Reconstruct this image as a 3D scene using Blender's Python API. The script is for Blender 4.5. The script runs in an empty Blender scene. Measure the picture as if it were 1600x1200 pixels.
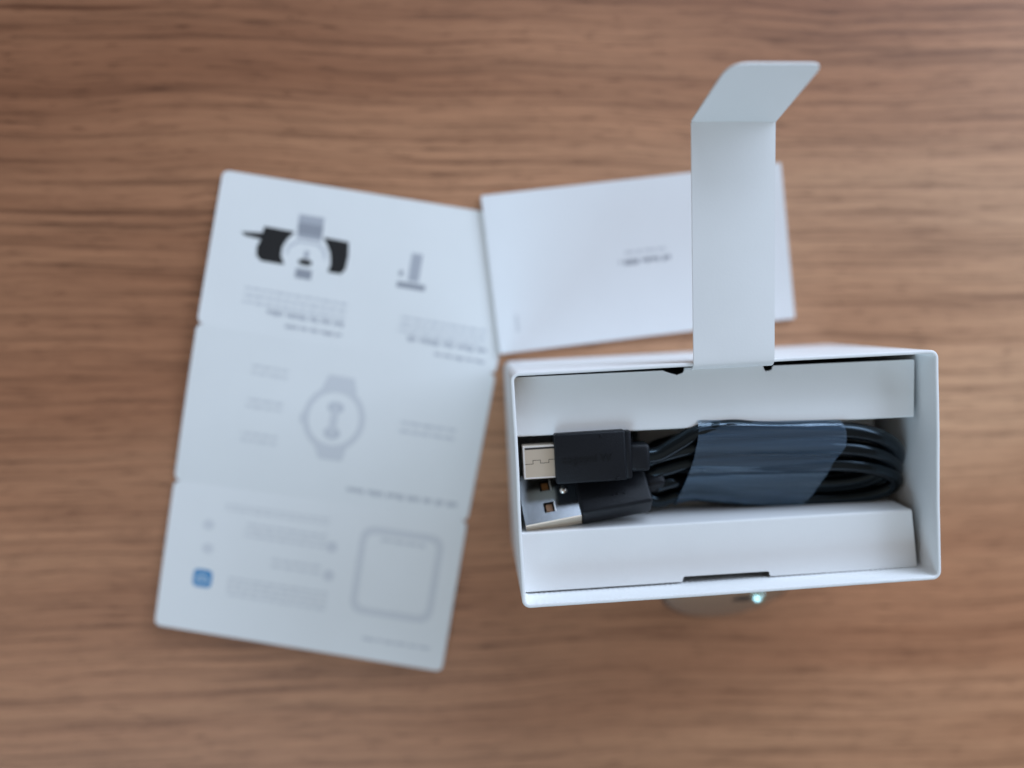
import bpy, bmesh, math, random
from mathutils import Vector, Matrix
random.seed(7)
S = bpy.context.scene
COL = S.collection
MM = 0.001

# ------------------------------------------------------------------ camera
cam = bpy.data.cameras.new('camera')
camo = bpy.data.objects.new('camera', cam)
COL.objects.link(camo)
R = Matrix(((0.9983082, 0.0042678, -0.0579871),
            (0.0, 0.9973025, 0.0734015),
            (0.0581439, -0.0732773, 0.9956152)))
camo.matrix_world = Matrix.Translation((0, 0, 0.210)) @ R.to_4x4()
cam.sensor_width = 36.0
cam.lens = 28.125
cam.clip_start = 0.005
cam.clip_end = 10.0
cam.dof.use_dof = True
cam.dof.focus_distance = 0.1660
cam.dof.aperture_fstop = 3.6
S.camera = camo

# ------------------------------------------------------------------ light: dim room, a window up right, the warm ceiling
w = bpy.data.worlds.new('World')
S.world = w
w.use_nodes = True
w.node_tree.nodes['Background'].inputs['Color'].default_value = (0.155, 0.139, 0.123, 1)
w.node_tree.nodes['Background'].inputs['Strength'].default_value = 1.0


def area(name, loc, target, sx, sy, power, color):
    l = bpy.data.lights.new(name, 'AREA')
    l.shape = 'RECTANGLE'
    l.size, l.size_y, l.energy, l.color = sx, sy, power, color
    o = bpy.data.objects.new(name, l)
    COL.objects.link(o)
    o.location = loc
    o.rotation_euler = (Vector(target) - Vector(loc)).to_track_quat('-Z', 'Y').to_euler()
    return o


def polar(az, el, d):
    az, el = math.radians(az), math.radians(el)
    return (d*math.cos(el)*math.cos(az), d*math.cos(el)*math.sin(az), d*math.sin(el))


area('window_light', polar(33, 25, 1.0), (0, 0, 0), 0.80, 0.42, 8.4, (0.65, 0.80, 1.04))
area('low_window_light', polar(76, 23, 1.1), (0.03, 0, 0), 0.6, 0.58, 7.0, (0.68, 0.83, 1.06))
area('left_window_light', polar(250, 34, 1.6), (0, 0, 0), 0.9, 0.8, 12.0, (0.52, 0.79, 1.06))
area('ceiling_light', (-0.1, -0.8, 1.5), (0, -0.05, 0), 2.2, 2.2, 3.4, (1.0, 0.87, 0.75))

vs = S.view_settings
vs.view_transform = 'Standard'
vs.look = 'None'
vs.exposure = 0.0
vs.gamma = 1.0

# ------------------------------------------------------------------ materials
def mat(name, color, rough=0.5, metallic=0.0, spec=0.5, var=0.0, vscale=300, bump=0.0, bscale=2000, coat=0.0):
    m = bpy.data.materials.new(name)
    m.use_nodes = True
    nt = m.node_tree
    b = nt.nodes['Principled BSDF']
    b.inputs['Base Color'].default_value = (*color, 1)
    b.inputs['Roughness'].default_value = rough
    b.inputs['Metallic'].default_value = metallic
    b.inputs['Specular IOR Level'].default_value = spec
    b.inputs['Coat Weight'].default_value = coat
    tc = nt.nodes.new('ShaderNodeTexCoord')
    if var:
        n = nt.nodes.new('ShaderNodeTexNoise')
        n.inputs['Scale'].default_value = vscale
        n.inputs['Detail'].default_value = 5
        nt.links.new(tc.outputs['Object'], n.inputs['Vector'])
        mx = nt.nodes.new('ShaderNodeMix')
        mx.data_type = 'RGBA'
        mx.inputs['A'].default_value = (*[c*(1-var) for c in color], 1)
        mx.inputs['B'].default_value = (*[min(1, c*(1+var)) for c in color], 1)
        nt.links.new(n.outputs['Fac'], mx.inputs['Factor'])
        nt.links.new(mx.outputs['Result'], b.inputs['Base Color'])
    if bump:
        n2 = nt.nodes.new('ShaderNodeTexNoise')
        n2.inputs['Scale'].default_value = bscale
        n2.inputs['Detail'].default_value = 4
        nt.links.new(tc.outputs['Object'], n2.inputs['Vector'])
        bp = nt.nodes.new('ShaderNodeBump')
        bp.inputs['Strength'].default_value = bump
        bp.inputs['Distance'].default_value = 0.0002
        nt.links.new(n2.outputs['Fac'], bp.inputs['Height'])
        nt.links.new(bp.outputs['Normal'], b.inputs['Normal'])
    return m


M_CARD = mat('white_card', (0.80, 0.80, 0.785), 0.55, var=0.03, vscale=120, bump=0.10, bscale=2600)
M_INSERT = mat('insert_card', (0.77, 0.765, 0.75), 0.6, var=0.03, vscale=90, bump=0.10, bscale=2200)
M_GAP_SHADE = mat('gap_shade_card', (0.22, 0.21, 0.20), 0.8, var=0.1, vscale=400)  # shade put into the card colour so slot and gaps look dark
M_PAPER = mat('leaflet_paper', (0.79, 0.79, 0.77), 0.6, var=0.03, vscale=60, bump=0.15, bscale=1800)
M_COVER = mat('booklet_cover', (0.80, 0.805, 0.80), 0.42, var=0.02, vscale=60, bump=0.1, bscale=1800)
M_INK = mat('black_ink', (0.012, 0.012, 0.013), 0.5)
M_GREY = mat('grey_ink', (0.30, 0.31, 0.34), 0.6)
M_MID = mat('mid_grey_ink', (0.42, 0.43, 0.46), 0.6)
M_LIGHT = mat('light_grey_ink', (0.56, 0.57, 0.59), 0.6)
M_PALE = mat('pale_grey_ink', (0.66, 0.665, 0.67), 0.6)
M_FAINT = mat('faint_grey_ink', (0.63, 0.635, 0.645), 0.6)
M_SOFT = mat('soft_grey_ink', (0.50, 0.51, 0.53), 0.6)
M_BLUE = mat('blue_ink', (0.08, 0.27, 0.50), 0.5)
M_ICON = mat('white_ink', (0.50, 0.60, 0.68), 0.5)
M_PLUG = mat('plug_plastic', (0.0055, 0.0068, 0.0095), 0.45, spec=0.25, bump=0.35, bscale=4200)
M_RUBBER = mat('cable_rubber', (0.002, 0.0025, 0.0035), 0.24, spec=0.5, bump=0.06, bscale=1500)
M_RUBBER.node_tree.nodes['Principled BSDF'].inputs['Specular Tint'].default_value = (0.62, 0.84, 1.0, 1)  # bluish sheen of the light put into the rubber's highlight colour
M_METAL = mat('nickel_shell', (0.80, 0.76, 0.70), 0.24, metallic=1.0, bump=0.04, bscale=900)
M_SHELL = mat('warm_lit_shell', (0.62, 0.53, 0.42), 0.38, metallic=0.45, bump=0.03, bscale=900)  # warm reflected light put into the shell's base colour
M_SHADED = mat('shaded_metal_shell', (0.20, 0.21, 0.22), 0.2, metallic=1.0, bump=0.03, bscale=900)  # same plug metal darkened, shade put into its colour
M_EDGE = mat('bright_metal_edge', (0.90, 0.90, 0.89), 0.35, metallic=0.6)
M_DARK = mat('dark_recess', (0.02, 0.018, 0.016), 0.6)
M_GOLD = mat('contact_plastic', (0.25, 0.11, 0.03), 0.4)
M_CASE = mat('polished_case', (0.46, 0.43, 0.36), 0.14, metallic=0.8)
M_CASERIM = mat('case_dark_rim', (0.03, 0.03, 0.03), 0.25)


def film_mat():
    m = bpy.data.materials.new('clear_film')
    m.use_nodes = True
    nt = m.node_tree
    out = nt.nodes['Material Output']
    b = nt.nodes['Principled BSDF']
    b.inputs['Base Color'].default_value = (0.20, 0.38, 0.62, 1)
    b.inputs['Roughness'].default_value = 0.16
    b.inputs['Specular IOR Level'].default_value = 0.8
    tr = nt.nodes.new('ShaderNodeBsdfTransparent')
    tr.inputs['Color'].default_value = (0.90, 0.93, 0.96, 1)
    tc = nt.nodes.new('ShaderNodeTexCoord')
    mp = nt.nodes.new('ShaderNodeMapping')
    mp.inputs['Scale'].default_value = (5, 200, 200)
    mp.inputs['Rotation'].default_value = (0, 0, math.radians(5))
    n = nt.nodes.new('ShaderNodeTexNoise')
    n.inputs['Scale'].default_value = 1.0
    n.inputs['Detail'].default_value = 3
    nt.links.new(tc.outputs['Object'], mp.inputs['Vector'])
    nt.links.new(mp.outputs['Vector'], n.inputs['Vector'])
    bp = nt.nodes.new('ShaderNodeBump')
    bp.inputs['Strength'].default_value = 0.9
    bp.inputs['Distance'].default_value = 0.0006
    nt.links.new(n.outputs['Fac'], bp.inputs['Height'])
    nt.links.new(bp.outputs['Normal'], b.inputs['Normal'])
    rp = nt.nodes.new('ShaderNodeMapRange')
    rp.inputs['From Min'].default_value = 0.35
    rp.inputs['From Max'].default_value = 0.68
    rp.inputs['To Min'].default_value = 0.04
    rp.inputs['To Max'].default_value = 0.20
    nt.links.new(n.outputs['Fac'], rp.inputs['Value'])
    mx = nt.nodes.new('ShaderNodeMixShader')
    nt.links.new(rp.outputs['Result'], mx.inputs['Fac'])
    nt.links.new(tr.outputs['BSDF'], mx.inputs[1])
    nt.links.new(b.outputs['BSDF'], mx.inputs[2])
    gl = nt.nodes.new('ShaderNodeBsdfGlossy')
    gl.inputs['Color'].default_value = (0.72, 0.88, 1.0, 1)
    gl.inputs['Roughness'].default_value = 0.13
    nt.links.new(bp.outputs['Normal'], gl.inputs['Normal'])
    fr = nt.nodes.new('ShaderNodeFresnel')
    fr.inputs['IOR'].default_value = 1.6
    nt.links.new(bp.outputs['Normal'], fr.inputs['Normal'])
    m2 = nt.nodes.new('ShaderNodeMixShader')
    nt.links.new(fr.outputs['Fac'], m2.inputs['Fac'])
    nt.links.new(mx.outputs['Shader'], m2.inputs[1])
    nt.links.new(gl.outputs['BSDF'], m2.inputs[2])
    nt.links.new(m2.outputs['Shader'], out.inputs['Surface'])
    return m


M_FILM = film_mat()


def wood_mat():
    m = bpy.data.materials.new('brown_wood')
    m.use_nodes = True
    nt = m.node_tree
    L = nt.links.new
    b = nt.nodes['Principled BSDF']
    tc = nt.nodes.new('ShaderNodeTexCoord')
    # gentle warp so that the grain wanders
    wn = nt.nodes.new('ShaderNodeTexNoise')
    wn.inputs['Scale'].default_value = 9
    wn.inputs['Detail'].default_value = 2
    L(tc.outputs['Object'], wn.inputs['Vector'])
    ws = nt.nodes.new('ShaderNodeVectorMath'); ws.operation = 'SCALE'
    ws.inputs['Scale'].default_value = 0.012
    L(wn.outputs['Color'], ws.inputs[0])
    wa = nt.nodes.new('ShaderNodeVectorMath'); wa.operation = 'ADD'
    L(tc.outputs['Object'], wa.inputs[0]); L(ws.outputs['Vector'], wa.inputs[1])

    def streak(sx, sy, rot, detail, rough):
        mp = nt.nodes.new('ShaderNodeMapping')
        mp.inputs['Scale'].default_value = (sx, sy, 1)
        mp.inputs['Rotation'].default_value = (0, 0, math.radians(rot))
        L(wa.outputs['Vector'], mp.inputs['Vector'])
        n = nt.nodes.new('ShaderNodeTexNoise')
        n.inputs['Scale'].default_value = 1.0
        n.inputs['Detail'].default_value = detail
        n.inputs['Roughness'].default_value = rough
        L(mp.outputs['Vector'], n.inputs['Vector'])
        return n.outputs['Fac']

    board = streak(2.2, 9, 0, 2, 0.5)
    broad = streak(3.2, 62, 0.6, 4, 0.55)
    mid = streak(6, 300, -0.5, 5, 0.62)
    lines_ = streak(10, 560, -0.4, 4, 0.62)
    fine = streak(60, 1500, 0.3, 4, 0.65)
    pore = streak(120, 1500, 0, 2, 0.5)
    crack = streak(7, 210, 0.2, 2, 0.5)
    bo = board.node.inputs['Vector'].links[0].from_node
    bo.inputs['Location'].default_value = BOARD_AT

    def ramp(src, stops):
        r = nt.nodes.new('ShaderNodeValToRGB')
        e = r.color_ramp.elements
        e[0].position, e[0].color = stops[0][0], (*stops[0][1], 1)
        e[1].position, e[1].color = stops[-1][0], (*stops[-1][1], 1)
        for p, c in stops[1:-1]:
            x = e.new(p); x.color = (*c, 1)
        L(src, r.inputs['Fac'])
        return r.outputs['Color']

    def mix(kind, fac, a, bb):
        x = nt.nodes.new('ShaderNodeMix'); x.data_type = 'RGBA'; x.blend_type = kind
        x.inputs['Factor'].default_value = fac
        L(a, x.inputs['A']); L(bb, x.inputs['B'])
        return x.outputs['Result']

    base = ramp(board, [(0.34, (0.375, 0.162, 0.080)), (0.5, (0.445, 0.218, 0.115)), (0.66, (0.490, 0.262, 0.148))])
    # board tone with light falloff painted in: darker back left, paler front right
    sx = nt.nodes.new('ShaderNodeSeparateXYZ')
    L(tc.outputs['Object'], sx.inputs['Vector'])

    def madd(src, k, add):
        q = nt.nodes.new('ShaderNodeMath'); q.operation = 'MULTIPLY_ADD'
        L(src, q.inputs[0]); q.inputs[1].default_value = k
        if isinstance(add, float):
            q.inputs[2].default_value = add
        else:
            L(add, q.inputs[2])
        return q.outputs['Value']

    tone_falloff = madd(sx.outputs['Y'], -2.9, madd(sx.outputs['X'], 0.7, madd(board, 1.3, 0.02)))
    h1 = ramp(tone_falloff, [(0.26, (0.62, 0.56, 0.54)), (0.56, (0.93, 0.92, 0.91)), (0.90, (1.16, 1.27, 1.32))])
    b1 = ramp(broad, [(0.28, (0.80, 0.75, 0.72)), (0.48, (1.0, 1.0, 1.0)), (0.74, (1.12, 1.15, 1.16))])
    m1 = ramp(mid, [(0.30, (0.78, 0.74, 0.72)), (0.47, (1.0, 0.99, 0.99)), (0.75, (1.08, 1.10, 1.10))])
    l1 = ramp(lines_, [(0.30, (0.40, 0.35, 0.33)), (0.46, (0.96, 0.95, 0.94)), (0.72, (1.20, 1.20, 1.20))])
    f1 = ramp(fine, [(0.30, (0.48, 0.44, 0.42)), (0.47, (1.0, 1.0, 1.0)), (0.75, (1.12, 1.12, 1.12))])
    p1 = ramp(pore, [(0.28, (0.36, 0.30, 0.27)), (0.38, (1, 1, 1)), (1.0, (1, 1, 1))])
    k1 = ramp(crack, [(0.24, (0.40, 0.33, 0.30)), (0.31, (1, 1, 1)), (1.0, (1, 1, 1))])
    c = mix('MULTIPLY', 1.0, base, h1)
    c = mix('MULTIPLY', 0.8, c, b1)
    c = mix('MULTIPLY', 0.8, c, m1)
    c = mix('MULTIPLY', 0.85, c, l1)
    c = mix('MULTIPLY', 0.9, c, f1)
    c = mix('MULTIPLY', 0.8, c, p1)
    c = mix('MULTIPLY', 0.9, c, k1)
    b.inputs['Specular IOR Level'].default_value = 0.35
    L(c, b.inputs['Base Color'])
    rr = nt.nodes.new('ShaderNodeMapRange')
    rr.inputs['To Min'].default_value = 0.60
    rr.inputs['To Max'].default_value = 0.46
    L(fine, rr.inputs['Value'])
    L(rr.outputs['Result'], b.inputs['Roughness'])
    bp = nt.nodes.new('ShaderNodeBump')
    bp.inputs['Strength'].default_value = 0.35
    bp.inputs['Distance'].default_value = 0.00025
    L(fine, bp.inputs['Height'])
    L(bp.outputs['Normal'], b.inputs['Normal'])
    return m


BOARD_AT = (9.7, 7.3, 5)
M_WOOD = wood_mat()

# ------------------------------------------------------------------ mesh helpers (all in millimetres)
def obj(name, verts, faces, m, parent=None, smooth=False, autosmooth=None):
    me = bpy.data.meshes.new(name)
    me.from_pydata([tuple(c*MM for c in v) for v in verts], [], faces)
    bm = bmesh.new(); bm.from_mesh(me)
    bmesh.ops.recalc_face_normals(bm, faces=bm.faces)
    if autosmooth is not None:
        for e in bm.edges:
            if len(e.link_faces) == 2 and e.calc_face_angle(0) > math.radians(autosmooth):
                e.smooth = False
        for f_ in bm.faces:
            f_.smooth = True
    bm.to_mesh(me); bm.free()
    if smooth:
        for p in me.polygons:
            p.use_smooth = True
    me.materials.append(m)
    o = bpy.data.objects.new(name, me)
    COL.objects.link(o)
    if parent:
        o.parent = parent
    return o


def thing(name, label, cat, loc=(0, 0, 0), rz=0.0):
    o = bpy.data.objects.new(name, None)
    o.empty_display_size = 0.01
    COL.objects.link(o)
    o.location = [c*MM for c in loc]
    o.rotation_euler = (0, 0, rz)
    o['label'] = label
    o['category'] = cat
    return o


def rounded(pts, rads, seg=6):
    """2-D outline with rounded corners."""
    out = []
    n = len(pts)
    for i in range(n):
        p = Vector(pts[i]); a = Vector(pts[i-1]); b = Vector(pts[(i+1) % n])
        r = rads[i] if hasattr(rads, '__len__') else rads
        if r <= 0:
            out.append(tuple(p)); continue
        u = (a-p).normalized(); v = (b-p).normalized()
        ang = u.angle(v)
        t = min(r/math.tan(ang/2), (a-p).length*0.49, (b-p).length*0.49)
        p0 = p+u*t; p1 = p+v*t
        for k in range(seg+1):
            s = k/seg
            out.append(tuple((1-s)**2*p0 + 2*s*(1-s)*p + s*s*p1))
    return out


def prism(poly, z0, z1, bev=0.0):
    n = len(poly)
    c = (sum(p[0] for p in poly)/n, sum(p[1] for p in poly)/n)
    rings = [(z0, 0), (z1, 0)]
    v = [(p[0], p[1], z) for z, _ in rings for p in poly]
    f = [tuple(range(n))[::-1], tuple(range(n, 2*n))]
    f += [(i, (i+1) % n, n+(i+1) % n, n+i) for i in range(n)]
    return v, f


def rbox(size, bev, seg=3, M=None):
    bm = bmesh.new()
    bmesh.ops.create_cube(bm, size=1)
    bmesh.ops.scale(bm, vec=size, verts=bm.verts)
    bmesh.ops.bevel(bm, geom=list(bm.edges), offset=bev, segments=seg, affect='EDGES', profile=0.5)
    if M:
        bmesh.ops.transform(bm, matrix=M, verts=bm.verts)
    bm.verts.index_update()
    v = [tuple(x.co) for x in bm.verts]
    f = [tuple(q.index for q in p.verts) for p in bm.faces]
    bm.free()
    return v, f


def box(x0, x1, y0, y1, z0, z1, M=None):
    v = [Vector(p) for p in [(x0, y0, z0), (x1, y0, z0), (x1, y1, z0), (x0, y1, z0), (x0, y0, z1), (x1, y0, z1), (x1, y1, z1), (x0, y1, z1)]]
    if M:
        v = [M @ p for p in v]
    return [tuple(p) for p in v], [(3, 2, 1, 0), (4, 5, 6, 7), (0, 1, 5, 4), (1, 2, 6, 5), (2, 3, 7, 6), (3, 0, 4, 7)]


def join(*parts):
    V, F = [], []
    for v, f in parts:
        k = len(V)
        V += list(v)
        F += [tuple(i+k for i in q) for q in f]
    return V, F


def xf(vf, M):
    return [tuple(M @ Vector(p)) for p in vf[0]], vf[1]


def catmull(P, n, closed=False):
    P = [Vector(p) for p in P]
    N = len(P)
    out = []
    for i in range(N if closed else N-1):
        a = P[(i-1) % N] if closed or i > 0 else P[0]*2-P[1]
        b, c = P[i], P[(i+1) % N]
        d_ = P[(i+2) % N] if closed or i+2 < N else P[-1]*2-P[-2]
        for k in range(n):
            t = k/n
            out.append(0.5*((2*b)+(c-a)*t+(2*a-5*b+4*c-d_)*t*t+(3*b-a-3*c+d_)*t**3))
    if not closed:
        out.append(P[-1])
    return out


def tube(path, r, sides=14):
    V, F = [], []
    n = len(path)
    T = [(path[min(i+1, n-1)]-path[max(i-1, 0)]).normalized() for i in range(n)]
    nrm = T[0].orthogonal().normalized()
    for i in range(n):
        nrm = (nrm-T[i]*nrm.dot(T[i])).normalized()
        bn = T[i].cross(nrm)
        for k in range(sides):
            a = 2*math.pi*k/sides
            V.append(tuple(path[i]+r*(math.cos(a)*nrm+math.sin(a)*bn)))
    for i in range(n-1):
        for k in range(sides):
            F.append((i*sides+k, i*sides+(k+1) % sides, (i+1)*sides+(k+1) % sides, (i+1)*sides+k))
    F.append(tuple(range(sides))[::-1]); F.append(tuple(range((n-1)*sides, n*sides)))
    return V, F


# ------------------------------------------------------------------ table
v, f = box(-450, 450, -330, 330, -22, 0)
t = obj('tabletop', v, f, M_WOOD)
t['kind'] = 'structure'
t['label'] = 'brown wood-grain table surface under the box and papers'

# ------------------------------------------------------------------ box (local frame: u along the width, v towards the back)
RZ = math.radians(2.9)
BC = (55.24, -31.95, 0)
pk = thing('package_box', 'open white cardboard box standing upright on the brown wooden table', 'box', BC, RZ)
HU, HV, HZ, TH = 45.0, 24.65, 48.0, 0.78


def ring_outline(off):
    hu, hv, r = HU-off, HV-off, max(0.35, 1.8-off)
    pts = []
    nlong, nshort = 150, 30
    cs = [(hu-r, -hv+r, -90), (hu-r, hv-r, 0), (-hu+r, hv-r, 90), (-hu+r, -hv+r, 180)]
    for i, (cx, cy, a0) in enumerate(cs):
        for k in range(8):
            a = math.radians(a0+90*k/7)
            pts.append((cx+r*math.cos(a), cy+r*math.sin(a)))
        nx = cs[(i+1) % 4]
        a1 = math.radians(nx[2])
        p0, p1 = pts[-1], (nx[0]+r*math.cos(a1), nx[1]+r*math.sin(a1))
        n = nshort if i % 2 == 0 else nlong
        for k in range(1, n):
            s = k/n
            pts.append((p0[0]+(p1[0]-p0[0])*s, p0[1]+(p1[1]-p0[1])*s))
    return pts


prof = [(0.05, 0.1), (0.0, 0.5), (0.0, 24), (0.0, HZ-0.22), (0.08, HZ-0.07), (0.26, HZ), (TH-0.22, HZ), (TH-0.06, HZ-0.08), (TH, HZ-0.25), (TH, 41), (TH, 20), (TH, 0.8)]
rings = [ring_outline(o) for o, _ in prof]
n = len(rings[0])
V, F = [], []
for (o_, z), ring in zip(prof, rings):
    for i, (x, y) in enumerate(ring):
        wob = 0.06*math.sin(x*0.07+y*0.3)
        zz, yy, xx = z, y, x
        if z > 40:
            zz += 0.03*math.sin(x*0.9)*math.sin(y*0.7+x*0.23)
            yy += wob*0.8 if abs(y) > 20 else 0
            xx += 0.06*math.sin(y*0.21) if abs(x) > 40 else 0
        if x < -42:
            xx += 0.9*(1-z/HZ)
        # fine tear-off teeth along the front rim and its inner face
        if y < -22 and abs(x) < 42 and z > 40 and o_ > 0.2:
            tooth = 0.09 if (i % 2) else -0.09
            zz += tooth if z > 47 else 0
            yy += tooth*0.9 if o_ > 0.6 else 0
        V.append((xx, yy, zz))
for j in range(len(prof)-1):
    for i in range(n):
        F.append((j*n+i, j*n+(i+1) % n, (j+1)*n+(i+1) % n, (j+1)*n+i))
obj('side_wall', V, F, M_CARD, pk, autosmooth=50)
v, f = prism(rounded([(-HU+1, -HV+1), (HU-1, -HV+1), (HU-1, HV-1), (-HU+1, HV-1)], 1.0), 0.15, 0.75)
obj('bottom_panel', v, f, M_CARD, pk)

# ------------------------------------------------------------------ card insert with its ledges, well and strap
ins = thing('card_insert', 'folded white card insert with raised strap, inside the open box', 'insert', (BC[0], BC[1], 0.8), RZ)
ZI = 0.8


def ipart(name, vf, m=M_INSERT, parent=ins, **k):
    return obj(name, [(p[0], p[1], p[2]-ZI) for p in vf[0]], vf[1], m, parent, **k)


U0, U1, LZ, CT = -44.0, 43.35, 41.6, 0.45
# back ledge: outline with the two relief nicks beside the strap root
bo = [(U0, 10.9), (U1-0.3, 10.2), (U1, 22.35), (12.0, 22.65), (11.7, 21.7), (10.2, 21.5), (9.75, 22.9), (-7.25, 23.2), (-7.6, 22.2), (-9.0, 21.75), (-11.4, 22.6), (-12.0, 22.9), (U0, 23.15)]
v, f = prism(rounded(bo, [0, 0, 0.3, 0.4, 0.6, 0.5, 0.1, 0.1, 0.5, 0.9, 0.5, 0.3, 0.3], 4), LZ-CT, LZ)
ipart('ledge', (v, f))
# front ledge: tuck slot for the strap's tongue
fo = [(U0, -23.35), (-9.4, -23.45), (-9.1, -22.3), (9.9, -22.4), (10.2, -23.55), (U1, -23.7), (U1-1.0, -11.2), (U0, -10.75)]
v, f = prism(rounded(fo, [0.3, 0.2, 0.5, 0.5, 0.2, 0.3, 0, 0], 4), LZ-CT, LZ)
ipart('ledge', (v, f))


def fold_wall(x0, x1, y0e, y1e, yb, zb, sgn):
    """wall of the well: rolls over from the ledge edge and drops to the well floor"""
    sec = [(0.02, LZ), (-0.30*sgn*0+0.0, LZ)]
    V, F = [], []
    steps = [(0.0, 0.0), (0.14, -0.02), (0.30, -0.10), (0.41, -0.25), (0.45, -0.45), (0.45, -2.0)]
    for x, ye in ((x0, y0e), (x1, y1e)):
        outer = [(ye+sgn*a, LZ+b) for a, b in steps]+[(yb+sgn*0.45, zb)]
        inner = [(yb, zb), (ye, LZ-2.0), (ye, LZ-CT)]
        for y, z in outer+inner:
            V.append((x, y, z))
    k = len(V)//2
    F = [(i, (i+1) % k, k+(i+1) % k, k+i) for i in range(k)]
    F += [tuple(range(k)), tuple(range(k, 2*k))[::-1]]
    return V, F


WZ = 26.0
ipart('well_wall', fold_wall(U0, U1-0.3, 10.9, 10.2, 9.6, WZ, -1), autosmooth=40)
ipart('well_wall', fold_wall(U0, U1-1.0, -10.75, -11.2, -10.6, WZ, 1), autosmooth=40)
v, f = box(-14.5, U1-1.2, -10.5, 9.5, WZ-0.5, WZ)
ipart('well_floor', (v, f))
# outer legs of the insert that carry the ledges
v, f = box(U0+1, U1-1, 21.0, 21.4, ZI, LZ-CT)
ipart('support_wall', (v, f), M_GAP_SHADE)
v, f = box(U0+1, U1-1, -20.6, -20.2, ZI, LZ-CT)
ipart('support_wall', (v, f), M_GAP_SHADE)
v, f = box(-14.5, U1-1.2, -10.0, -9.6, ZI, WZ-0.5)
ipart('support_wall', (v, f), M_GAP_SHADE)

# strap: up from the back ledge, over the rim and out behind the box
path = [(22.85, 41.3), (22.95, 43.5), (23.05, 46.2), (23.3, 47.6), (23.9, 48.35), (24.8, 48.62), (27, 48.8), (33, 49.1), (42, 49.6), (52, 50.2), (62, 50.8), (68, 51.2), (72.2, 51.5)]
pp = catmull([(0, a, b) for a, b in path], 4)
V, F = [], []
m_ = len(pp)
ncol = 7
for side in (0, 1):
    for i, p in enumerate(pp):
        s = max(0, (p.y-24)/48)
        tang = (pp[min(i+1, m_-1)]-pp[max(i-1, 0)]).normalized()
        nn = Vector((0, -tang.z, tang.y))
        xl, xr = -7.3+0.28*s, 9.6+0.34*s
        for k in range(ncol):
            q = k/(ncol-1)
            bow = 0.35*(1-(2*q-1)**2)*min(1, s*3)*(1-s*0.6)
            P = Vector((xl+(xr-xl)*q, p.y, p.z+bow))-nn*(0.0 if side == 0 else 0.42)
            V.append(tuple(P))
k0 = m_*ncol
for side in (0, 1):
    for i in range(m_-1):
        for k in range(ncol-1):
            a = side*k0+i*ncol+k
            F.append((a, a+1, a+ncol+1, a+ncol))
for i in range(m_-1):
    for k in (0, ncol-1):
        a = i*ncol+k
        F.append((a, a+ncol, k0+a+ncol, k0+a))
for i in (0, m_-1):
    for k in range(ncol-1):
        a = i*ncol+k
        F.append((a, a+1, k0+a+1, k0+a))
strap = ipart('strap', (V, F), M_INSERT, ins, autosmooth=50)
# tongue folded up at the strap's end
tp = rounded([(-8.5, 0), (8.5, 0), (12.0, 15.4), (-5.3, 15.4)], [0.2, 0.2, 1.8, 4.4], 8)
V, F = prism(tp, -0.2, 0.2)
tilt = math.radians(62)
Mt = Matrix.Translation((1.46, 72.2, 51.5-ZI)) @ Matrix.Rotation(math.radians(-2.0), 4, 'Z') @ Matrix.Rotation(tilt, 4, 'X')
V = [tuple(Mt @ Vector((p[0], p[1]-0.2, p[2]+0.0015*p[1]**2))) for p in V]
obj('tongue', V, F, M_INSERT, strap)

# ------------------------------------------------------------------ cable in the well
cb = thing('charging_cable', 'coiled black USB cable with two dark plugs lying in the white box', 'cable', (BC[0], BC[1], WZ), RZ)


def cpart(name, vf, m, parent=cb, **k):
    return obj(name, [(p[0], p[1], p[2]-WZ) for p in vf[0]], vf[1], m, parent, **k)


CR = 1.75
turns = [  # back strand (v, z), front strand (v, z), right end u, left end u
    ((8.9, 41.0), (-6.3, 30.0), 42.2, -17.2),
    ((4.9, 39.5), (-7.6, 29.2), 42.3, -16.8),
    ((0.9, 37.6), (-8.5, 31.6), 42.3, -16.2),
    ((5.2, 35.9), (-4.6, 31.6), 40.0, -15.6),
    ((5.4, 32.4), (-2.0, 28.2), 37.5, -15.0)]
P = [Vector((-16.5, 4.6, 40.6)), Vector((-13.4, 4.9, 40.7)), Vector((-9, 6.6, 40.9)), Vector((-4.5, 8.4, 41.1)), Vector((2, 9.4, 41.0)), Vector((8, 9.1, 41.0))]


def half(cu, au, a, b, n=12, sgn=1, ex=0.9):
    """half ellipse from strand point a to strand point b about u = cu"""
    out = []
    for k in range(1, n):
        th = math.pi*k/n
        w_ = (1-math.cos(th))/2
        out.append(Vector((cu+sgn*au*math.sin(th)**ex, a[0]+(b[0]-a[0])*w_, a[1]+(b[1]-a[1])*w_)))
    return out


for i, (b_, f_, ur, ul) in enumerate(turns):
    cu = 25.0
    P += [Vector((u, b_[0], b_[1])) for u in (14.0, 20.0, cu)]
    P += half(cu, ur-cu, b_, f_)
    P += [Vector((u, f_[0], f_[1])) for u in (cu, 16.0, 8.0)]
    if i < 4:
        nb = turns[i+1][0]
        cl = -5.0
        P += [Vector((cl, f_[0]*0.97, f_[1]+0.4))]
        P += half(cl, cl-ul, (f_[0]*0.97, f_[1]+0.4), (nb[0]*0.97, nb[1]), sgn=-1, ex=0.5)
        P += [Vector((cl, nb[0]*0.97, nb[1])), Vector((6, nb[0], nb[1]))]
P += [Vector((0, -4.2, 31.0)), Vector((-6, -4.2, 33.8)), Vector((-10.0, -3.2, 35.6)), Vector((-13.2, -2.9, 36.1))]


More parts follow.
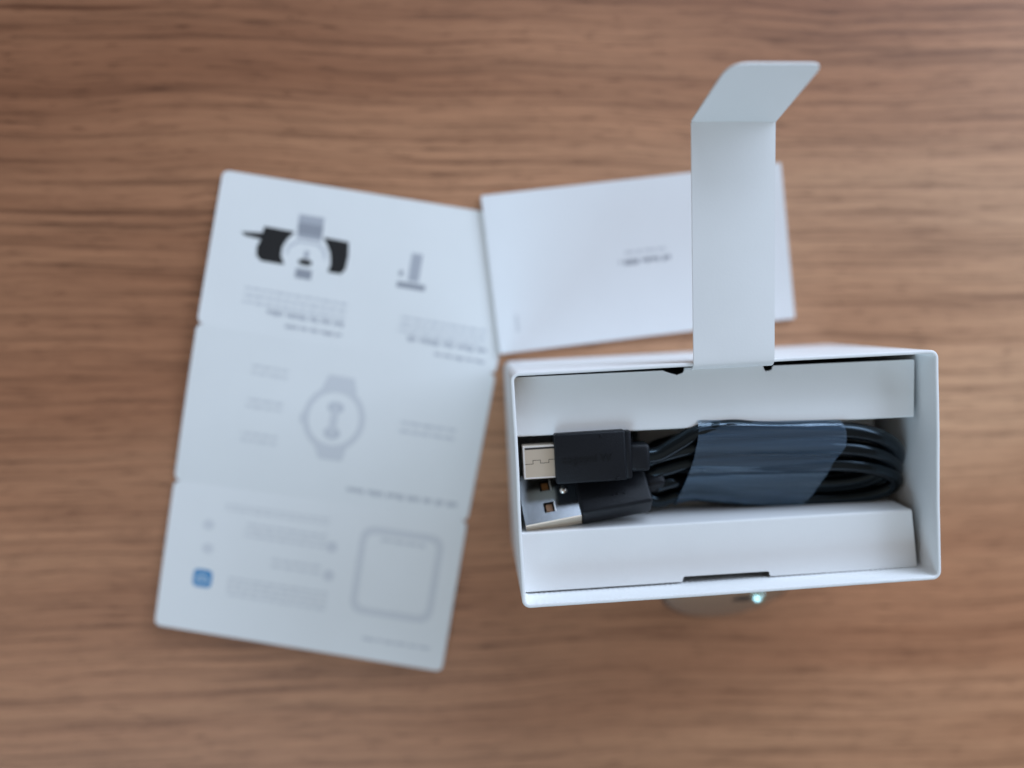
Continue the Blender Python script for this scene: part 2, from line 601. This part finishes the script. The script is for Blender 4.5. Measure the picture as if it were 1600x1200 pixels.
def lay(p):
    """the bundle lies a little askew in the well and narrows towards the plugs"""
    y = p.y-0.066*(p.x-10.5)*min(1, max(0, (p.x+12)/8))
    if p.x < 8 and p.y < 3:
        y += 1.3*min(1, (8-p.x)/12)*min(1, (3-p.y)/9)*min(1, max(0, (p.x+14)/7))
    return Vector((p.x, y, p.z))


P = [lay(p) for p in P]
cpart('cord', tube(catmull(P, 4), CR, 16), M_RUBBER, smooth=True)

# upper plug (flat on top)
yaw = math.radians(0.2)
M1 = Matrix.Translation((-28.6, 5.5, 40.6)) @ Matrix.Rotation(yaw, 4, 'Z')
body1 = cpart('plug_body', rbox((15.2, 10.8, 6.2), 0.55, 3, M1), M_PLUG, autosmooth=35)
cpart('plug_collar', rbox((1.5, 10.3, 5.7), 0.4, 2, M1 @ Matrix.Translation((8.1, 0, 0))), M_PLUG, body1, autosmooth=35)
cpart('strain_relief', rbox((4.6, 6.0, 5.0), 0.9, 3, M1 @ Matrix.Translation((10.6, -0.9, 0.1))), M_PLUG, body1, autosmooth=35)
cpart('mould_pip', rbox((0.5, 0.5, 0.3), 0.1, 2, M1 @ Matrix.Translation((2.3, 4.5, 3.1))), M_PLUG, body1)
cpart('mould_pip', rbox((0.8, 0.7, 0.3), 0.12, 2, M1 @ Matrix.Translation((5.6, -4.9, 3.1))), M_PLUG, body1)


def text_mesh(txt, size, depth):
    c = bpy.data.curves.new('t', 'FONT')
    c.body = txt; c.size = size; c.extrude = depth; c.align_x = 'CENTER'; c.align_y = 'CENTER'; c.resolution_u = 2
    o = bpy.data.objects.new('t', c)
    COL.objects.link(o)
    dg = bpy.context.evaluated_depsgraph_get()
    me = bpy.data.meshes.new_from_object(o.evaluated_get(dg))
    v = [tuple(x.co) for x in me.vertices]; f = [tuple(p.vertices) for p in me.polygons]
    bpy.data.objects.remove(o); bpy.data.meshes.remove(me)
    return v, f


tm = xf(text_mesh('cogopni W', 2.4, 0.09), M1 @ Matrix.Translation((-0.8, -0.2, 3.12)))
cpart('embossed_text', tm, mat('emboss_plastic', (0.0042, 0.005, 0.0065), 0.6, spec=0.23), body1)

# its metal shell: hollow tube of sheet metal with an interlocking seam on top
def hollow(L_, wd, ht, th, r, M, nseg=5):
    o = rounded([(-wd/2, -ht/2), (wd/2, -ht/2), (wd/2, ht/2), (-wd/2, ht/2)], r, nseg)
    i_ = rounded([(-wd/2+th, -ht/2+th), (wd/2-th, -ht/2+th), (wd/2-th, ht/2-th), (-wd/2+th, ht/2-th)], max(0.1, r-th), nseg)
    k = len(o)
    V = []
    for x, pr in ((0, o), (-L_, o), (-L_, i_), (0, i_)):
        V += [tuple(M @ Vector((x, a, b))) for a, b in pr]
    F = []
    for j in range(3):
        for q in range(k):
            F.append((j*k+q, j*k+(q+1) % k, (j+1)*k+(q+1) % k, (j+1)*k+q))
    return V, F


MS1 = M1 @ Matrix.Translation((-7.6, -0.55, -0.1))
sh1 = cpart('metal_shell', hollow(6.6, 7.3, 3.3, 0.3, 0.45, MS1), M_SHELL, autosmooth=30)
zt = 1.66
# bright rolled border round the top face and the stamped seam line
for (x0, x1, y0, y1) in ((-6.62, -6.3, -3.5, 3.5), (-6.3, 0, 3.2, 3.5), (-6.3, 0, -3.5, -3.2)):
    cpart('shell_border', box(x0, x1, y0, y1, zt-0.05, zt+0.06, MS1), M_EDGE, sh1)
cpart('shell_groove', box(-6.2, 0, 2.75, 3.16, zt-0.04, zt+0.008, MS1), M_DARK, sh1)
seam = [(-6.25, -0.35), (-4.6, -0.35), (-4.6, 0.42), (-3.0, 0.42), (-3.0, -0.25), (-1.2, -0.25), (-1.2, 0.42), (0, 0.42)]
sp = []
for a, b in zip(seam[:-1], seam[1:]):
    x0, x1 = min(a[0], b[0])-0.05, max(a[0], b[0])+0.05
    y0, y1 = min(a[1], b[1])-0.05, max(a[1], b[1])+0.05
    sp.append(box(x0, x1, y0, y1, zt-0.04, zt+0.012+0.001*len(sp), MS1))
cpart('shell_seam', join(*sp), M_DARK, sh1)
cpart('contact_tongue', box(-6.0, -0.2, -2.7, 2.7, -0.35, 0.35, MS1), M_DARK, sh1)

# lower plug, rolled on its side edge
M2 = Matrix.Translation((-31.3, -3.95, 36.6)) @ Matrix.Rotation(math.radians(7.5), 4, 'Z') @ Matrix.Rotation(math.radians(-37), 4, 'X')
body2 = cpart('plug_body', rbox((15.8, 12.1, 6.5), 0.8, 3, M2 @ Matrix.Translation((7.9, 0, 0))), M_PLUG, autosmooth=35)
cpart('strain_relief', rbox((4.4, 5.4, 4.8), 0.9, 3, M2 @ Matrix.Translation((17.6, 0.6, 0))), M_PLUG, body2, autosmooth=35)
for q in (4.0, 7.6, 8.6, 10.0):
    cpart('mould_pip', rbox((0.5, 0.4, 0.3), 0.1, 2, M2 @ Matrix.Translation((q, -2.6-0.05*q, 3.25))), M_PLUG, body2)
W2, H2, L2, t2 = 12.0, 4.5, 12.2, 0.3
parts = [box(-L2, 0, -W2/2, W2/2, -H2/2, -H2/2+t2, M2),
         box(-L2, 0, W2/2-t2, W2/2, -H2/2+t2, H2/2, M2)]
xs = [-L2, -7.6, -5.3, 0]
ys = [-W2/2+t2, -3.7, -1.4, 1.4, 3.7, W2/2-t2]
for i in range(3):
    for j in range(5):
        if i == 1 and j in (1, 3):
            continue
        parts.append(box(xs[i], xs[i+1], ys[j], ys[j+1], H2/2-t2, H2/2-0.001, M2))
sh2 = cpart('metal_shell', join(*parts), M_SHADED)
cpart('shell_side', box(-L2, 0, -W2/2, -W2/2+t2, -H2/2+t2, H2/2, M2), M_SHELL, sh2)  # lit lower edge painted with the brighter metal
cpart('contact_block', box(-L2+0.4, -0.5, -W2/2+0.7, W2/2-0.7, -H2/2+0.6, 0.6, M2), M_DARK, sh2)
for yy in (-2.55, 2.55):
    cpart('latch_spring', box(-7.2, -5.8, yy-0.8, yy+0.8, 0.7, 1.3, M2 @ Matrix.Rotation(math.radians(4), 4, 'Y')), M_GOLD, sh2)
    cpart('hole_lip', box(-5.3, -5.1, yy-1.15, yy+1.15, H2/2-0.02, H2/2+0.12, M2), M_EDGE, sh2)
bm = bmesh.new()
bmesh.ops.create_uvsphere(bm, u_segments=16, v_segments=10, radius=1.0)
bmesh.ops.transform(bm, matrix=M2 @ Matrix.Translation((-2.6, 0.9, H2/2-0.35)), verts=bm.verts)
bm.verts.index_update()
vf = ([tuple(x.co) for x in bm.verts], [tuple(q.index for q in p.verts) for p in bm.faces])
bm.free()
cpart('shell_bump', vf, M_METAL, sh2, smooth=True)

# clear film sleeve round the coil
fl = thing('film_band', 'clear bluish plastic film band wrapped around the coiled black cable', 'plastic wrap', (BC[0], BC[1], WZ), RZ)
sec = catmull([(0, a, b) for a, b in [(11.6, 38.2), (11.2, 41.2), (9.3, 43.0), (6.0, 42.6), (3.0, 41.6), (-0.5, 40.1), (-4.0, 38.0), (-7.6, 35.2), (-10.2, 32.4), (-10.55, 29.6), (-8.4, 27.4), (-3, 26.5), (3, 28.5), (8.6, 33.0)]], 5, closed=True)
ks = len(sec)
NU = 26
V, F = [], []
for i, p in enumerate(sec):
    w_ = max(0.0, min(1.0, (11.5-p.y)/21))
    ul = -4.9-3.2*w_**1.4
    ur = 26.3+1.1*math.sin(min(1, w_/0.45)*math.pi) - 5.0*max(0, (w_-0.28)/0.72)**1.1
    for k in range(NU+1):
        s = k/NU
        u = ul+(ur-ul)*s
        pinch = 1-0.03*(1-abs(2*s-1))
        rip = 0.13*math.sin(p.y*1.15+u*0.07+0.6)+0.08*math.sin(p.y*2.1-u*0.11)+0.04*math.sin(p.y*3.7+u*0.23)
        y = lay(Vector((u, 0.5+(p.y-0.5)*pinch+rip*0.4, 0))).y
        z = 35+(p.z-35)*(0.98 if s < 0.15 else 1.0)+rip
        V.append((u, y, z))
for i in range(ks):
    for k in range(NU):
        a, b = i*(NU+1)+k, ((i+1) % ks)*(NU+1)+k
        F.append((a, a+1, b+1, b))
obj('film_sleeve', [(p[0], p[1], p[2]-WZ) for p in V], F, M_FILM, fl, smooth=True)

# ------------------------------------------------------------------ leaflet: three panels between two creases
lf = thing('folded_leaflet', 'unfolded white three-panel leaflet with printed diagrams, left of the box', 'leaflet', (-30, -25, 0))
LO = Vector((-30, -25, 0))
rowsL = [Vector((-61.0, 39.2, 0.3)), Vector((-67.8, 0.6, 2.6)), Vector((-75.4, -40.0, 0.5)), Vector((-80.7, -77.4, 2.9))]
rowsR = [Vector((15.0, 27.8, 0.15)), Vector((7.9, -12.8, 0.3)), Vector((0.3, -51.9, 0.5)), Vector((-6.7, -92.2, 2.0))]
PW, PH = 77.0, 40.5


def surf(k, x, y, dz=0.0):
    s, t_ = x/PW, y/PH
    p = (rowsL[k]*(1-s)+rowsR[k]*s)*(1-t_)+(rowsL[k+1]*(1-s)+rowsR[k+1]*s)*t_
    sag = (0.35 if k == 1 else 0.12)*math.sin(math.pi*t_)*(1-s*0.7)
    return Vector((p.x, p.y, p.z+sag+dz))-LO


def sheet_poly(k, poly, dz, th=0.0):
    """outline in panel millimetres, cut into strips so that it follows the sheet"""
    bm = bmesh.new()
    fv = [bm.verts.new((a, b, 0)) for a, b in poly]
    bm.faces.new(fv)
    for ax, mx_, st in ((0, PW, 6.0), (1, PH, 3.4)):
        c = st
        while c < mx_:
            no = (1, 0, 0) if ax == 0 else (0, 1, 0)
            co = (c, 0, 0) if ax == 0 else (0, c, 0)
            bmesh.ops.bisect_plane(bm, geom=bm.verts[:]+bm.edges[:]+bm.faces[:], plane_co=co, plane_no=no)
            c += st
    if th:
        r = bmesh.ops.extrude_face_region(bm, geom=bm.faces[:])
        for x in r['geom']:
            if isinstance(x, bmesh.types.BMVert):
                x.co.z -= th
    bm.verts.index_update()
    V = [tuple(surf(k, x.co.x, x.co.y, dz+x.co.z)) for x in bm.verts]
    F = [tuple(q.index for q in p.verts) for p in bm.faces]
    bm.free()
    return V, F


panels = []
for k in range(3):
    po = rounded([(0, 0), (PW, 0), (PW, PH), (0, PH)], 1.9, 6)
    v, f = sheet_poly(k, po, 0.0, 0.12)
    panels.append(obj('panel', v, f, M_PAPER, lf))


def pr(k, name, polys, m, dz=0.03):
    return obj(name, *join(*[sheet_poly(k, p, dz) for p in polys]), m, panels[k])


def rect(x0, y0, x1, y1):
    return [(x0, y0), (x1, y0), (x1, y1), (x0, y1)]


def ellipse(cx, cy, rx, ry, n=24):
    return [(cx+rx*math.cos(2*math.pi*i/n), cy+ry*math.sin(2*math.pi*i/n)) for i in range(n)]


def words(x0, x1, y, h, seed):
    """one printed line, too small to read: word-long runs of letter-high marks"""
    rnd = random.Random(seed)
    out, x = [], x1
    while x > x0:
        L_ = rnd.uniform(1.0, 2.6)*h*1.5
        a = max(x0, x-L_)
        q = x
        while q > a+0.05:
            lw = min(rnd.uniform(0.35, 0.6)*h, q-a)
            hh = h*rnd.choice((0.72, 0.72, 1.0))
            out.append(rect(q-lw*0.82, y, q, y+hh))
            q -= lw
        x = a-h*0.55
    return out


def lines(x0, x1, y0, y1, n_, h, seed, short=0.0):
    out = []
    for i in range(n_):
        y = y0+(y1-y0)*i/max(1, n_-1)
        out += words(x0+short*(n_-1-i if n_ > 1 else 0)*(x1-x0)*-0+(x1-x0)*(0.0 if i else short), x1, y, h, seed+i)
    return out


# panel 1: clamp diagram, port diagram, captions (the sheet lies upside down)
pr(0, 'diagram', [
    rounded([(12.4, 12.8), (20.3, 12.9), (18.6, 15.2), (17.75, 17.4), (17.8, 19.6), (19.0, 21.8), (13.0, 21.8), (11.7, 20.6), (11.4, 18.4), (12.2, 16.0)], 0.3, 3),
    rounded([(27.4, 13.1), (34.0, 13.3), (34.5, 16.8), (34.3, 20.4), (33.3, 21.8), (29.9, 21.8), (30.4, 19.7), (29.8, 16.9), (28.5, 14.6)], 0.3, 3),
    [(7.0, 15.15), (12.3, 14.55), (12.3, 16.3), (8.1, 16.0)],
    ellipse(24.0, 20.3, 1.8, 0.85)], M_INK)
pr(0, 'diagram', [rect(20.9, 12.2, 27.1, 13.3)], M_GREY)
pr(0, 'diagram', [rect(20.7, 10.3, 27.1, 12.2), rect(22.0, 22.1, 26.1, 24.6)], M_GREY, 0.03)
pr(0, 'diagram', [rect(20.6, 8.2, 27.0, 10.3), rect(20.9, 13.3, 27.1, 14.3), rect(23.4, 17.3, 24.6, 19.2)], M_MID)
pr(0, 'diagram', [[(21.4, 14.8), (26.7, 14.8), (28.6, 16.6), (29.0, 18.6), (28.5, 18.8), (28.0, 17.0), (26.4, 15.5), (21.7, 15.5), (19.6, 17.2), (19.2, 19.0), (18.7, 18.8), (19.2, 16.6)]], M_LIGHT)
pr(0, 'diagram', [rect(50.4, 13.4, 53.2, 20.6)], M_MID)
pr(0, 'diagram', [rect(47.8, 21.1, 55.1, 22.6), rect(47.9, 18.3, 48.9, 19.6)], M_GREY)
pr(0, 'caption', lines(10.2, 36.1, 29.0, 32.6, 3, 0.75, 11), M_LIGHT)
pr(0, 'caption_heading', words(15.7, 36.1, 34.0, 1.35, 21), M_MID)
pr(0, 'caption', words(21.5, 36.0, 37.0, 1.0, 31), M_MID)
pr(0, 'caption', lines(49.9, 72.7, 29.8, 33.2, 3, 0.75, 41), M_LIGHT)
pr(0, 'caption_heading', words(52.6, 73.6, 34.6, 1.35, 51), M_MID)
pr(0, 'caption', words(60.2, 73.5, 37.7, 1.0, 61), M_MID)
# panel 2: round device with its call-outs
ringo = ellipse(37.8, 18.6, 8.0, 8.6, 40)
ringi = ellipse(37.8, 18.6, 6.5, 7.0, 40)
pr(1, 'diagram', [[ringo[i], ringo[(i+1) % 40], ringi[(i+1) % 40], ringi[i]] for i in range(40)], M_FAINT)
pr(1, 'diagram', [rounded([(34.7, 7.4), (41.3, 7.4), (42.6, 11.6), (33.2, 11.6)], 0.5, 3), rounded([(33.5, 25.6), (42.3, 25.6), (41.6, 29.4), (35.6, 29.4)], 0.5, 3), rect(29.2, 18.2, 30.4, 20.8)], M_FAINT, 0.04)
pr(1, 'diagram', [ellipse(37.8, 15.6, 2.1, 1.5), ellipse(37.9, 22.4, 2.1, 1.6)], M_LIGHT)
pr(1, 'diagram', [ellipse(37.8, 19, 1.0, 4.6)], M_FAINT, 0.035)
for q, (yy, sd) in enumerate(((8.0, 71), (16.6, 75), (25.4, 79))):
    pr(1, 'callout_text', lines(15.1, 24.3, yy, yy+1.7, 2, 0.8, sd), M_FAINT)
pr(1, 'callout_text', lines(54.5, 69.5, 16.4, 18.6, 2, 0.9, 83), M_LIGHT)
pr(1, 'title', words(43.5, 73.4, 35.9, 1.5, 87), M_SOFT)
# panel 3: list with round bullets, framed square left empty, blue icon
fo_ = rounded([(49.6, 4.9), (72.0, 4.9), (72.0, 28.6), (49.6, 28.6)], 4.0, 6)
fi_ = rounded([(51.5, 6.8), (70.1, 6.8), (70.1, 26.7), (51.5, 26.7)], 2.6, 6)
nf = len(fo_)
pr(2, 'frame', [[fo_[i], fo_[(i+1) % nf], fi_[(i+1) % nf], fi_[i]] for i in range(nf)], M_PALE)
pr(2, 'frame_text', words(55.3, 67.0, 7.8, 0.9, 91), M_LIGHT)
pr(2, 'list_text', lines(14, 41, 4.4, 5.6, 2, 0.7, 95), M_PALE)
pr(2, 'list_text', lines(19.7, 41, 8.9, 12.0, 3, 0.8, 99), M_FAINT)
pr(2, 'list_text', lines(27.3, 40.6, 17.4, 19.2, 2, 0.8, 103), M_FAINT)
pr(2, 'list_text', lines(17.2, 43.4, 24.2, 28.6, 4, 0.8, 107), M_FAINT)
pr(2, 'list_text', words(54.2, 72.8, 34.6, 0.95, 111), M_LIGHT)
pr(2, 'bullet', [ellipse(42.7, 12.0, 1.5, 1.5, 16), ellipse(43.0, 19.7, 1.5, 1.5, 16)], M_FAINT)
pr(2, 'bullet', [ellipse(10.3, 10.8, 1.5, 1.4, 16), ellipse(10.9, 17.3, 1.5, 1.4, 16)], M_PALE)
pr(2, 'app_icon', [rounded([(8.2, 23.2), (13.1, 23.2), (13.1, 28.1), (8.2, 28.1)], 1.4, 5)], M_BLUE)
arc = [(9.1, 26.4), (9.2, 25.4), (9.9, 24.9), (10.5, 24.5), (11.3, 24.8), (11.7, 25.5), (12.2, 26.0), (12.0, 26.6), (9.5, 26.7)]
arci = [(10.6+(a-10.6)*0.62, 25.75+(b-25.75)*0.58) for a, b in arc]
pr(2, 'icon_mark', [[arc[i], arc[(i+1) % 9], arci[(i+1) % 9], arci[i]] for i in range(9)], M_ICON, 0.05)

# ------------------------------------------------------------------ booklet behind the box
bk = thing('manual_booklet', 'closed white manual booklet lying behind the box under the strap', 'booklet', (45.9, 17.5, 0.3), math.radians(6.8))
bk.rotation_euler = (0, math.radians(0.22), math.radians(6.8))
BW, BH = 39.6, 20.5
for i in range(4):
    q = 0.15*i
    v, f = prism(rounded([(-BW+0.1, -BH+0.08), (BW-0.05-q*0.6, -BH+0.08), (BW-0.05-q*0.6, BH-0.08), (-BW+0.1, BH-0.08)], 0.3, 2), 0.12+q, 0.12+q+0.12)
    obj('page', v, f, M_PAPER, bk)
v, f = prism(rounded([(-BW, -BH), (BW, -BH), (BW, BH), (-BW, BH)], 0.5, 3), 0.0, 0.1)
obj('cover', v, f, M_COVER, bk)
v, f = prism(rounded([(-BW, -BH), (BW, -BH), (BW, BH), (-BW, BH)], 0.5, 3), 0.74, 0.9)
cv = obj('cover', v, f, M_COVER, bk)


def flat(name, polys, z, m, parent):
    V, F = [], []
    for p in polys:
        k = len(V)
        V += [(a, b, z) for a, b in p]
        F.append(tuple(range(k, k+len(p))))
    return obj(name, V, F, m, parent)


def flip(polys):
    return [[(a, -b) for a, b in p] for p in polys]


flat('title', flip(words(-5.8, 7.9, 0.0, 1.4, 201)), 0.93, M_GREY, cv)
flat('subtitle', flip(words(-4.5, 6.7, -2.2, 0.9, 205)), 0.93, M_LIGHT, cv)
flat('edge_print', [rect(-34.6, -15.2+0.75*i, -33.8, -14.75+0.75*i) for i in range(6)], 0.93, M_LIGHT, cv)

# ------------------------------------------------------------------ round metal object leaning on the front of the box
dk = thing('round_metal_case', 'shiny round metal case peeking out below the front edge of the box', 'metal case', BC, RZ)
CRAD, CTH = 17.5, 5.0
tl = math.radians(44)
Md = Matrix.Translation((9.8, -46.0, 0.2)) @ Matrix.Rotation(tl, 4, 'X') @ Matrix.Translation((0, CRAD, 0))
# z of the disc points up and away from the box front; its lower rim rests on the table


def lathe(profile, M, n_=64, cap=True):
    V, F = [], []
    for r, z in profile:
        for i in range(n_):
            a = 2*math.pi*i/n_
            V.append(tuple(M @ Vector((r*math.cos(a), r*math.sin(a), z))))
    for j in range(len(profile)-1):
        for i in range(n_):
            F.append((j*n_+i, j*n_+(i+1) % n_, (j+1)*n_+(i+1) % n_, (j+1)*n_+i))
    if cap:
        F.append(tuple(range(n_))[::-1]); F.append(tuple(range((len(profile)-1)*n_, len(profile)*n_)))
    return V, F


obj('case_body', *lathe([(15, -2.0), (16.6, -1.6), (17.3, -0.8), (17.5, 0.3), (17.2, 1.5), (16.5, 2.4), (15.4, 3.1), (14.0, 3.6), (11.5, 4.1), (7.0, 4.4), (2.0, 4.5)], Md), M_CASE, dk, smooth=True)
obj('dark_band', *lathe([(16.7, -1.7), (17.45, -0.9), (17.75, -0.2), (17.75, 0.8), (17.45, 1.7), (16.75, 2.45), (16.5, 2.4)], Md, cap=False), M_CASERIM, dk, smooth=True)
obj('oval_recess', [tuple(Md @ Vector((3.4+2.6*math.cos(2*math.pi*i/24), -3.2+1.4*math.sin(2*math.pi*i/24), 4.50+0.09*math.sin(2*math.pi*i/24)))) for i in range(24)], [tuple(range(24))], M_DARK, dk)

M_TEAL = mat('glint_metal', (0.62, 0.86, 0.80), 0.18, metallic=1.0)  # for an added dome, tinted and aimed to give a teal glint
bc_ = Matrix.Rotation(RZ, 3, 'Z') @ Vector((16.8, -38.4, 14.9))+Vector(BC)
hv_ = ((Vector((0, 0, 210))-bc_).normalized()+Vector(polar(250, 34, 1.0))).normalized()
hv_ = Matrix.Rotation(-RZ, 3, 'Z') @ hv_
Mb = Matrix.Translation(Vector((16.8, -38.4, 14.9))) @ hv_.to_track_quat('Z', 'Y').to_matrix().to_4x4()
obj('glint_dome', *lathe([(1.7, -2.5), (1.9, -1.2), (1.8, -0.6), (1.5, -0.2), (1.1, 0.0), (0.6, 0.12), (0.2, 0.15)], Mb, 32), M_TEAL, dk, smooth=True)
